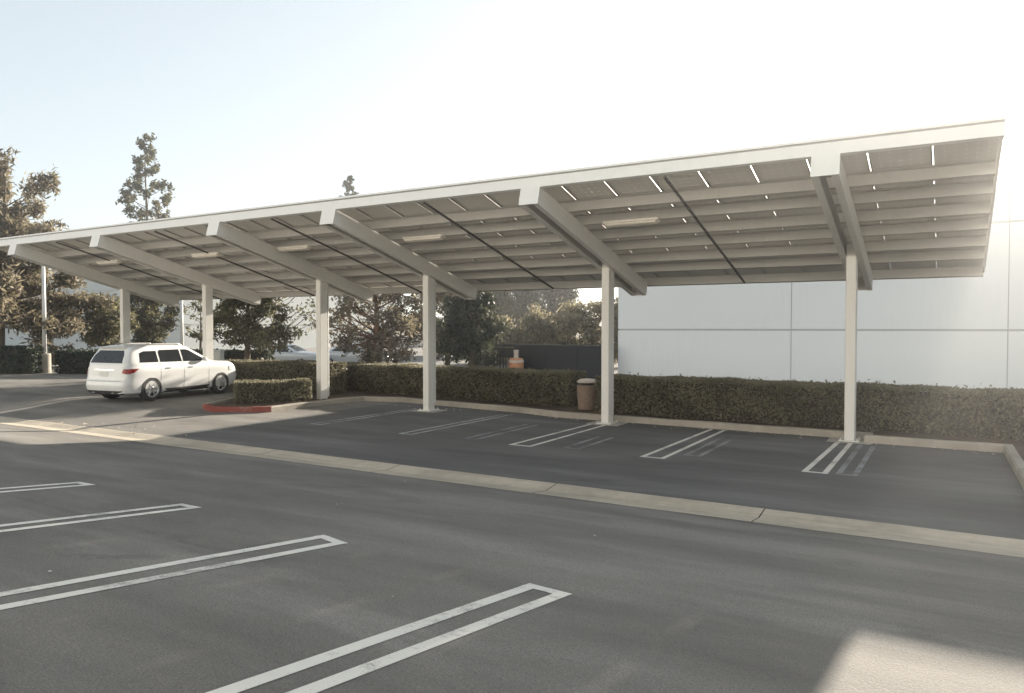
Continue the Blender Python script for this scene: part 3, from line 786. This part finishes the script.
# ------------------------------------------------------------------ vehicles
def make_vehicle(name, label, cat, loc, heading, paint, S, group=None):
    """S: dict of the outline. Body is lofted from plan outlines at successive heights."""
    t = empty(name, loc, heading, label, cat, group)      # local: +x forward, rear bumper at x=0
    L, Wd = S['L'], S['W']
    def plan(z):          # rear x, front x, half width, exponent at height z
        return tuple(float(np.interp(z, S['z'], S[k])) for k in ('xr', 'xf', 'hw', 'ex'))
    def side_y(x, z, off=.005):
        xr, xf, hw, ex = plan(z); cx = (xr + xf) / 2; a = (xf - xr) / 2
        k = min(.999, abs((x - cx) / a)); return hw * (1 - k ** ex) ** (1 / ex) + off
    def end_x(y, z, rear=True, off=.005):
        xr, xf, hw, ex = plan(z); cx = (xr + xf) / 2; a = (xf - xr) / 2
        k = min(.999, abs(y / hw)); d = a * (1 - k ** ex) ** (1 / ex)
        return cx - d - off if rear else cx + d + off
    zs = list(S['zz']); NS = 72
    bm = bmesh.new(); rings = []
    for z in zs:
        xr, xf, hw, ex = plan(z); cx = (xr + xf) / 2; a = (xf - xr) / 2; ring = []
        for k in range(NS):
            th = 2 * math.pi * (k + .5) / NS; c, s = math.cos(th), math.sin(th)
            ring.append(bm.verts.new((cx + a * math.copysign(abs(c) ** (2 / ex), c), hw * math.copysign(abs(s) ** (2 / ex), s), z)))
        rings.append(ring)
    for i in range(len(zs) - 1):
        for k in range(NS): bm.faces.new((rings[i][k], rings[i][(k + 1) % NS], rings[i + 1][(k + 1) % NS], rings[i + 1][k]))
    bm.faces.new(rings[0][::-1]); bm.faces.new(rings[-1])
    body = build('body', bm, paint, t, smooth=True)
    # cut the wheel arches
    cut = bmesh.new()
    for wx in S['wheels']:
        Mx = Matrix.Translation((wx, 0, S['wr'])) @ Matrix.Rotation(math.pi / 2, 4, 'X')
        for sgn in (-1, 1):
            lathe(cut, [(S['wr'] + .055, -.15), (S['wr'] + .055, .25)], 32, Matrix.Translation((wx, sgn * (Wd / 2 - .03) + .05 , S['wr'])) @ Matrix.Rotation(math.pi / 2, 4, 'X'))
    bmesh.ops.recalc_face_normals(cut, faces=cut.faces)
    co = build('arch_cutter', cut, paint)
    md = body.modifiers.new('arch', 'BOOLEAN'); md.operation = 'DIFFERENCE'; md.object = co; md.solver = 'EXACT'
    dg = bpy.context.evaluated_depsgraph_get(); me = bpy.data.meshes.new_from_object(body.evaluated_get(dg))
    body.modifiers.clear(); old = body.data; body.data = me
    bpy.data.objects.remove(co)
    me.materials.clear(); me.materials.append(paint)
    me.set_sharp_from_angle(angle=R(38))
    # patch: polygon in a side or end projection pressed onto the body
    def patch(nm, poly, m, mode, parent=body, off=.006, sides=(-1, 1), thick=.012):
        obs = []
        for sgn in sides:
            bm = bmesh.new()
            vs = [bm.verts.new((u, v, 0)) for u, v in poly]
            f = bm.faces.new(vs)
            bmesh.ops.triangulate(bm, faces=[f])
            fine = .05 if nm in ('tail_lamp', 'headlamp') else .16
            for _ in range(5):
                long = [e for e in bm.edges if e.calc_length() > fine]
                if not long: break
                bmesh.ops.subdivide_edges(bm, edges=long, cuts=1); bmesh.ops.triangulate(bm, faces=bm.faces)
            r = bmesh.ops.extrude_face_region(bm, geom=list(bm.faces))
            top = set(g for g in r['geom'] if isinstance(g, bmesh.types.BMVert))
            for v in bm.verts:
                u, q = v.co.x, v.co.y; o_ = off if v in top else off - thick
                if mode == 'side': v.co = Vector((u, sgn * side_y(u, q, o_), q))
                elif mode == 'rear': v.co = Vector((end_x(u, q, True, o_), u, q))
                else: v.co = Vector((end_x(u, q, False, o_), u, q))
            bmesh.ops.recalc_face_normals(bm, faces=bm.faces)
            obs.append(build(nm, bm, m, parent, smooth=False))
        return obs
    for nm, poly, mk, mode in S['patches']:
        patch(nm, poly, M[mk] if isinstance(mk, str) else mk, mode, off=.003 if 'seam' in nm else .007 if mk == 'glass' else .011, sides=(-1, 1) if mode == 'side' else (1,))
    # wheels
    wr = S['wr']; proto = None
    for wx in S['wheels']:
        for sgn in (1, -1):
            if proto is None:
                wh = empty('wheel'); wh.parent = t
                bm = bmesh.new()
                lathe(bm, [(wr * .66, -.11), (wr * .94, -.11), (wr * .985, -.09), (wr, -.06), (wr, .06), (wr * .985, .09), (wr * .94, .11), (wr * .66, .11), (wr * .64, .02)], 40, cap=False)
                build('tyre', bm, M['rubber'], wh, smooth=False)
                bm = bmesh.new()
                lathe(bm, [(wr * .60, -.10), (wr * .60, .02), (wr * .61, .03)], 30)
                for f in list(bm.faces): pass
                build('wheel_well', bm, M['blackplastic'], wh)
                bm = bmesh.new()
                # rim ring, hub and spokes
                ro, ri = wr * .70, wr * .60
                for k in range(40):
                    a0, a1 = 2 * math.pi * k / 40, 2 * math.pi * (k + 1) / 40
                    q = [bm.verts.new((r * math.cos(a), r * math.sin(a), z)) for r, a, z in ((ri, a0, .085), (ro, a0, .112), (ro, a1, .112), (ri, a1, .085))]
                    bm.faces.new(q)
                lathe(bm, [(.075, .03), (.075, .10), (.055, .112), (.001, .112)], 16)
                ns = S['spokes']
                for k in range(ns):
                    a = 2 * math.pi * k / ns
                    box(bm, .06, ri + .02, -.030, .030, .070, .104, .01, Matrix.Rotation(a, 4, 'Z'))
                build('rim', bm, M['alloy'], wh)
                proto = wh; c = wh
            else:
                c = copy_tree(proto, t)
            c.location = (wx, sgn * (Wd / 2 - .115), wr)
            c.rotation_euler = (-sgn * math.pi / 2, 0, 0)
    # underbody
    bm = bmesh.new(); box(bm, .5, L - .5, -Wd / 2 + .3, Wd / 2 - .3, .2, .42); build('underbody', bm, M['blackplastic'], t)
    for nm, items, mk in S['extras']:
        for it in items:
            bm = bmesh.new()
            if it[0] == 'box': box(bm, *it[1:7], bev=it[7])
            else: tube(bm, it[1], it[2], 8)
            build(nm, bm, M[mk] if mk != 'paint' else paint, body, smooth=False)
    return t

suv = dict(L=4.78, W=1.91, wr=.382, wheels=(1.0, 3.84), spokes=6,
    z=[.24, .30, .50, .62, .70, .80, .94, 1.04, 1.11, 1.16, 1.205, 1.255, 1.33, 1.46, 1.58, 1.66, 1.70, 1.73, 1.745],
    xr=[.16, .04, .00, .02, .05, .075, .085, .095, .11, .125, .145, .17, .205, .285, .37, .42, .50, .68, .95],
    xf=[4.55, 4.70, 4.77, 4.78, 4.765, 4.73, 4.66, 4.57, 4.42, 3.75, 3.53, 3.43, 3.28, 3.02, 2.80, 2.66, 2.56, 2.36, 2.1],
    hw=[.86, .915, .94, .948, .950, .955, .962, .950, .918, .894, .88, .865, .842, .79, .745, .715, .685, .62, .5],
    ex=[7, 8, 9, 9, 9, 9, 9, 8.5, 8, 9, 10, 11, 11, 12, 12, 11, 9, 8, 6],
    zz=[.24, .27, .30, .40, .50, .56, .62, .66, .70, .75, .80, .86, .94, .99, 1.04, 1.075, 1.11, 1.135, 1.16, 1.185, 1.205, 1.23, 1.255, 1.33, 1.38, 1.45, 1.52, 1.58, 1.62, 1.66, 1.70, 1.73, 1.745],
    patches=[
        ('side_window', [(.62, 1.215), (1.30, 1.205), (1.30, 1.555), (.84, 1.555), (.68, 1.50)], 'glass', 'side'),
        ('side_window', [(1.37, 1.203), (2.22, 1.19), (2.20, 1.582), (1.44, 1.578), (1.38, 1.52)], 'glass', 'side'),
        ('side_window', [(2.28, 1.19), (3.30, 1.178), (3.20, 1.225), (2.86, 1.40), (2.60, 1.545), (2.48, 1.575), (2.28, 1.575)], 'glass', 'side'),
        ('rear_window', [(-.68, 1.21), (.68, 1.21), (.62, 1.45), (.52, 1.585), (-.52, 1.585), (-.62, 1.45)], 'glass', 'rear'),
        ('windscreen', [(-.70, 1.215), (.70, 1.215), (.60, 1.60), (-.60, 1.60)], 'glass', 'front'),
        ('tail_lamp', [(.14, .88), (.36, .91), (.54, 1.03), (.14, 1.03)], 'redlens', 'side'),
        ('tail_lamp', [(.74, .91), (.90, .88), (.90, 1.03), (.76, 1.02)], 'redlens', 'rear'),
        ('tail_lamp', [(-.74, .91), (-.90, .88), (-.90, 1.03), (-.76, 1.02)], 'redlens', 'rear'),
        ('number_plate', [(-.17, .80), (.17, .80), (.17, .95), (-.17, .95)], 'plate', 'rear'),
        ('tailgate_trim', [(-.42, .985), (.42, .985), (.42, 1.02), (-.42, 1.02)], 'chrome', 'rear'),
        ('bumper_step', [(-.84, .25), (.84, .25), (.84, .37), (-.84, .37)], 'blackplastic', 'rear'),
        ('headlamp', [(4.22, .80), (4.60, .78), (4.56, .92), (4.20, .96)], 'clearlens', 'side'),
        ('sill_trim', [(1.50, .245), (3.34, .245), (3.34, .36), (1.50, .36)], 'blackplastic', 'side'),
        ('door_handle', [(1.52, .985), (1.70, .985), (1.70, 1.02), (1.52, 1.02)], 'chrome', 'side'),
        ('door_handle', [(2.42, .975), (2.60, .975), (2.60, 1.01), (2.42, 1.01)], 'chrome', 'side'),
    ],
    extras=[
        ('roof_rail', [('tube', [(.95, s * .62, 1.715), (1.05, s * .625, 1.775), (2.3, s * .625, 1.765), (2.42, s * .62, 1.70)], [.018] * 4) for s in (-1, 1)], 'alloy'),
        ('wing_mirror', [('box', 3.02, 3.14, min(s * .90, s * 1.06), max(s * .90, s * 1.06), 1.17, 1.31, .03) for s in (-1, 1)], 'paint'),
        ('spoiler', [('box', .34, .60, -.58, .58, 1.665, 1.695, .012)], 'paint'),
    ])
# door seams as thin dark strips
for xs_ in (1.335, 2.25, 3.30):
    suv['patches'].append(('door_seam', [(xs_, .36), (xs_ + .006, .36), (xs_ + .006, 1.17), (xs_, 1.17)], 'seam', 'side'))
suv['patches'].append(('tailgate_seam', [(-.74, .66), (.74, .66), (.74, .668), (-.74, .668)], 'seam', 'rear'))
HEAD = math.pi / 2 + .132
make_vehicle('sport_utility_vehicle', 'white SUV with tinted windows parked under the left end of the carport', 'car', (-20.84, 12.17, .22), HEAD, M['carwhite'], suv).scale = (.94, .94, .94)
sed = dict(L=4.6, W=1.8, wr=.33, wheels=(.95, 3.65), spokes=5,
    z=[.2, .26, .45, .6, .75, .88, .94, .98, 1.05, 1.15, 1.28, 1.37, 1.42, 1.44],
    xr=[.1, .03, 0, .02, .04, .07, .12, .62, .80, 1.0, 1.28, 1.5, 1.75, 2.0],
    xf=[4.45, 4.55, 4.6, 4.6, 4.55, 4.42, 4.2, 3.5, 3.3, 3.1, 2.82, 2.62, 2.45, 2.2],
    hw=[.80, .86, .885, .9, .9, .885, .87, .84, .81, .77, .70, .66, .60, .5],
    ex=[6, 6, 7, 7, 7, 6, 6, 7, 7, 7, 7, 7, 6, 5],
    zz=[.2, .26, .35, .45, .52, .6, .68, .75, .82, .88, .91, .94, .96, .98, 1.05, 1.1, 1.15, 1.22, 1.28, 1.33, 1.37, 1.42, 1.44],
    patches=[('side_window', [(1.12, 1.0), (2.1, .99), (2.1, 1.33), (1.52, 1.33)], 'glass', 'side'),
             ('side_window', [(2.17, .99), (3.2, .98), (2.62, 1.30), (2.45, 1.34), (2.17, 1.34)], 'glass', 'side'),
             ('rear_window', [(-.62, 1.02), (.62, 1.02), (.5, 1.34), (-.5, 1.34)], 'glass', 'rear'),
             ('windscreen', [(-.66, 1.02), (.66, 1.02), (.52, 1.34), (-.52, 1.34)], 'glass', 'front'),
             ('tail_lamp', [(.08, .72), (.4, .74), (.4, .86), (.1, .86)], 'redlens', 'side'),
             ('headlamp', [(4.1, .7), (4.45, .68), (4.3, .84), (4.05, .84)], 'clearlens', 'side')],
    extras=[('wing_mirror', [('box', 2.95, 3.06, min(s * .84, s * .98), max(s * .84, s * .98), .98, 1.09, .03) for s in (-1, 1)], 'paint')])
make_vehicle('saloon_car', 'pale blue car half hidden behind the short rear hedge', 'car', (-35.2, 29.3, 0.0), R(20), M['carblue'], sed)
make_vehicle('saloon_car', 'silver car half hidden behind the hedge right of the fourth post', 'car', (-32.3, 32.2, 0.0), R(15), M['carsilver'], sed)

# ------------------------------------------------------------------ fence, bin, container, cabinet, poles
def fence():
    x0, x1, y = -18.7, -12.45, 29.2
    t = empty('panel_fence', (x0, y, 0), 0, 'long low near black screen fence running up to the warehouse corner', 'fence')
    iv = Matrix.Translation((-x0, -y, 0))
    n = 4; wid = (x1 - x0) / n
    for k in range(n):
        bm = bmesh.new(); a = x0 + k * wid
        if k == 0:      # open slats at the left end
            for j in range(9): box(bm, a + .1 + j * .16, a + .16 + j * .16, y - .015, y + .015, .05, 1.0, M=iv)
            box(bm, a + .05, a + wid - .05, y - .02, y + .02, 1.001, 1.42, M=iv)
        else:
            box(bm, a + .046, a + wid - .046, y - .02, y + .01, .05, 1.5)
            for j in range(3): box(bm, a + .046, a + wid - .046, y - .034, y - .0205, .2 + j * .5, .26 + j * .5)
            bmesh.ops.transform(bm, matrix=iv, verts=bm.verts)
        build('screen_panel', bm, M['fence'], t)
    for k in range(n + 1):
        bm = bmesh.new(); box(bm, x0 + k * wid - .045, x0 + k * wid + .045, y - .045, y + .045, -.05, 1.5, .008, iv); build('fence_post', bm, M['fence'], t)
    bm = bmesh.new(); box(bm, x0 - .05, x1 + .03, y - .08, y + .08, 1.503, 1.60, .01, iv); build('top_rail', bm, M['fence'], t)
fence()
b = empty('litter_bin', (-8.55, 18.5, .12), 0, 'brown pebble finish concrete litter bin with pale lid beside the second post', 'litter bin'); b.scale = (.85, .85, .88)
bm = bmesh.new(); lathe(bm, [(.27, 0), (.30, .02), (.335, .5), (.345, .74), (.33, .77), (.25, .77)], 28); build('bin_body', bm, M['aggregate'], b, smooth=False)
bm = bmesh.new(); lathe(bm, [(.22, .772), (.22, .84)], 20); build('bin_neck', bm, M['blackplastic'], b)
bm = bmesh.new(); lathe(bm, [(.30, .842), (.33, .855), (.33, .89), (.24, .95), (.10, .965), (.001, .967)], 28); build('lid', bm, M['offwhite'], b)
c = empty('round_container', (-16.55, 28.3, 0), R(30), 'weathered orange rounded container with a pale neck before the dark fence', 'container')
bm = bmesh.new(); lathe(bm, [(.24, .3), (.31, .35), (.335, .5), (.335, .92), (.29, 1.0), (.12, 1.03)], 24); build('shell', bm, M['orange'], c, smooth=False)
bm = bmesh.new(); lathe(bm, [(.337, .82), (.345, .84), (.345, .90), (.337, .92)], 24, cap=False); build('band', bm, M['offwhite'], c)
bm = bmesh.new(); lathe(bm, [(.11, 1.031), (.10, 1.2), (.12, 1.36), (.09, 1.38)], 18); build('neck', bm, M['offwhite'], c)
bm = bmesh.new(); lathe(bm, [(.28, -.02), (.28, .299)], 20); build('base', bm, M['fence'], c)
c = empty('utility_cabinet', (-25.7, 19.7, .2), R(30), 'small pale green utility cabinet by the fifth post', 'cabinet')
bm = bmesh.new(); box(bm, -.28, .28, -.22, .22, .06, 1.2, .02); box(bm, -.31, .31, -.25, .25, 1.201, 1.26, .015); build('housing', bm, M['cabinet'], c)
bm = bmesh.new(); box(bm, -.23, .23, -.236, -.222, .15, 1.1, .006); box(bm, .14, .17, -.252, -.237, .6, .72); build('cabinet_door', bm, M['cabinet'], c)
bm = bmesh.new(); box(bm, -.34, .34, -.28, .28, -.1, .058, .01); build('plinth', bm, M['pad'], c)
def pole(x, y, zb, h, r, base_h, base_r, label):
    t = empty('light_pole', (x, y, zb), 0, label, 'light pole')
    bm = bmesh.new(); lathe(bm, [(r, base_h), (r * .72, h)], 14); build('shaft', bm, M['pole'], t, smooth=True)
    bm = bmesh.new(); lathe(bm, [(base_r, -.2), (base_r, base_h - .05), (base_r - .03, base_h - .001)], 20); build('concrete_base', bm, M['kerb'], t)
    bm = bmesh.new(); tube(bm, [(0, 0, h - .05), (.25, -.1, h + .02), (.5, -.2, h + .02)], [.035] * 3, 8); hd = build('arm', bm, M['pole'], t)
    bm = bmesh.new(); box(bm, .48, 1.05, -.45, -.05, h - .05, h + .08, .02); build('lamp_head', bm, M['pole'], hd)
pole(-36.75, 18.75, .2, 5.6, .10, .95, .26, 'white light pole on a concrete base between the two dark hedges')
pole(-37.6, 26.6, .2, 4.5, .095, .6, .26, 'thin white light pole seen between the two leftmost posts')

# ------------------------------------------------------------------ glare veil
GLARE = .0015  # thin scattering volume added to imitate lens glare and lift shadows
bm = bmesh.new(); box(bm, -112, 60, -28.5, 92, -1.6, 19.2)
hz = build('glare_veil', bm, [])
m = bpy.data.materials.new('glare_volume'); m.use_nodes = True; nt = m.node_tree
for n in list(nt.nodes):
    if n.type == 'BSDF_PRINCIPLED': nt.nodes.remove(n)
pv = nt.nodes.new('ShaderNodeVolumePrincipled'); pv.inputs['Color'].default_value = (.95, .95, .94, 1); pv.inputs['Density'].default_value = GLARE; pv.inputs['Anisotropy'].default_value = .70
nt.links.new(pv.outputs[0], nt.nodes['Material Output'].inputs['Volume'])
hz.data.materials.append(m); tag(hz, kind='stuff')
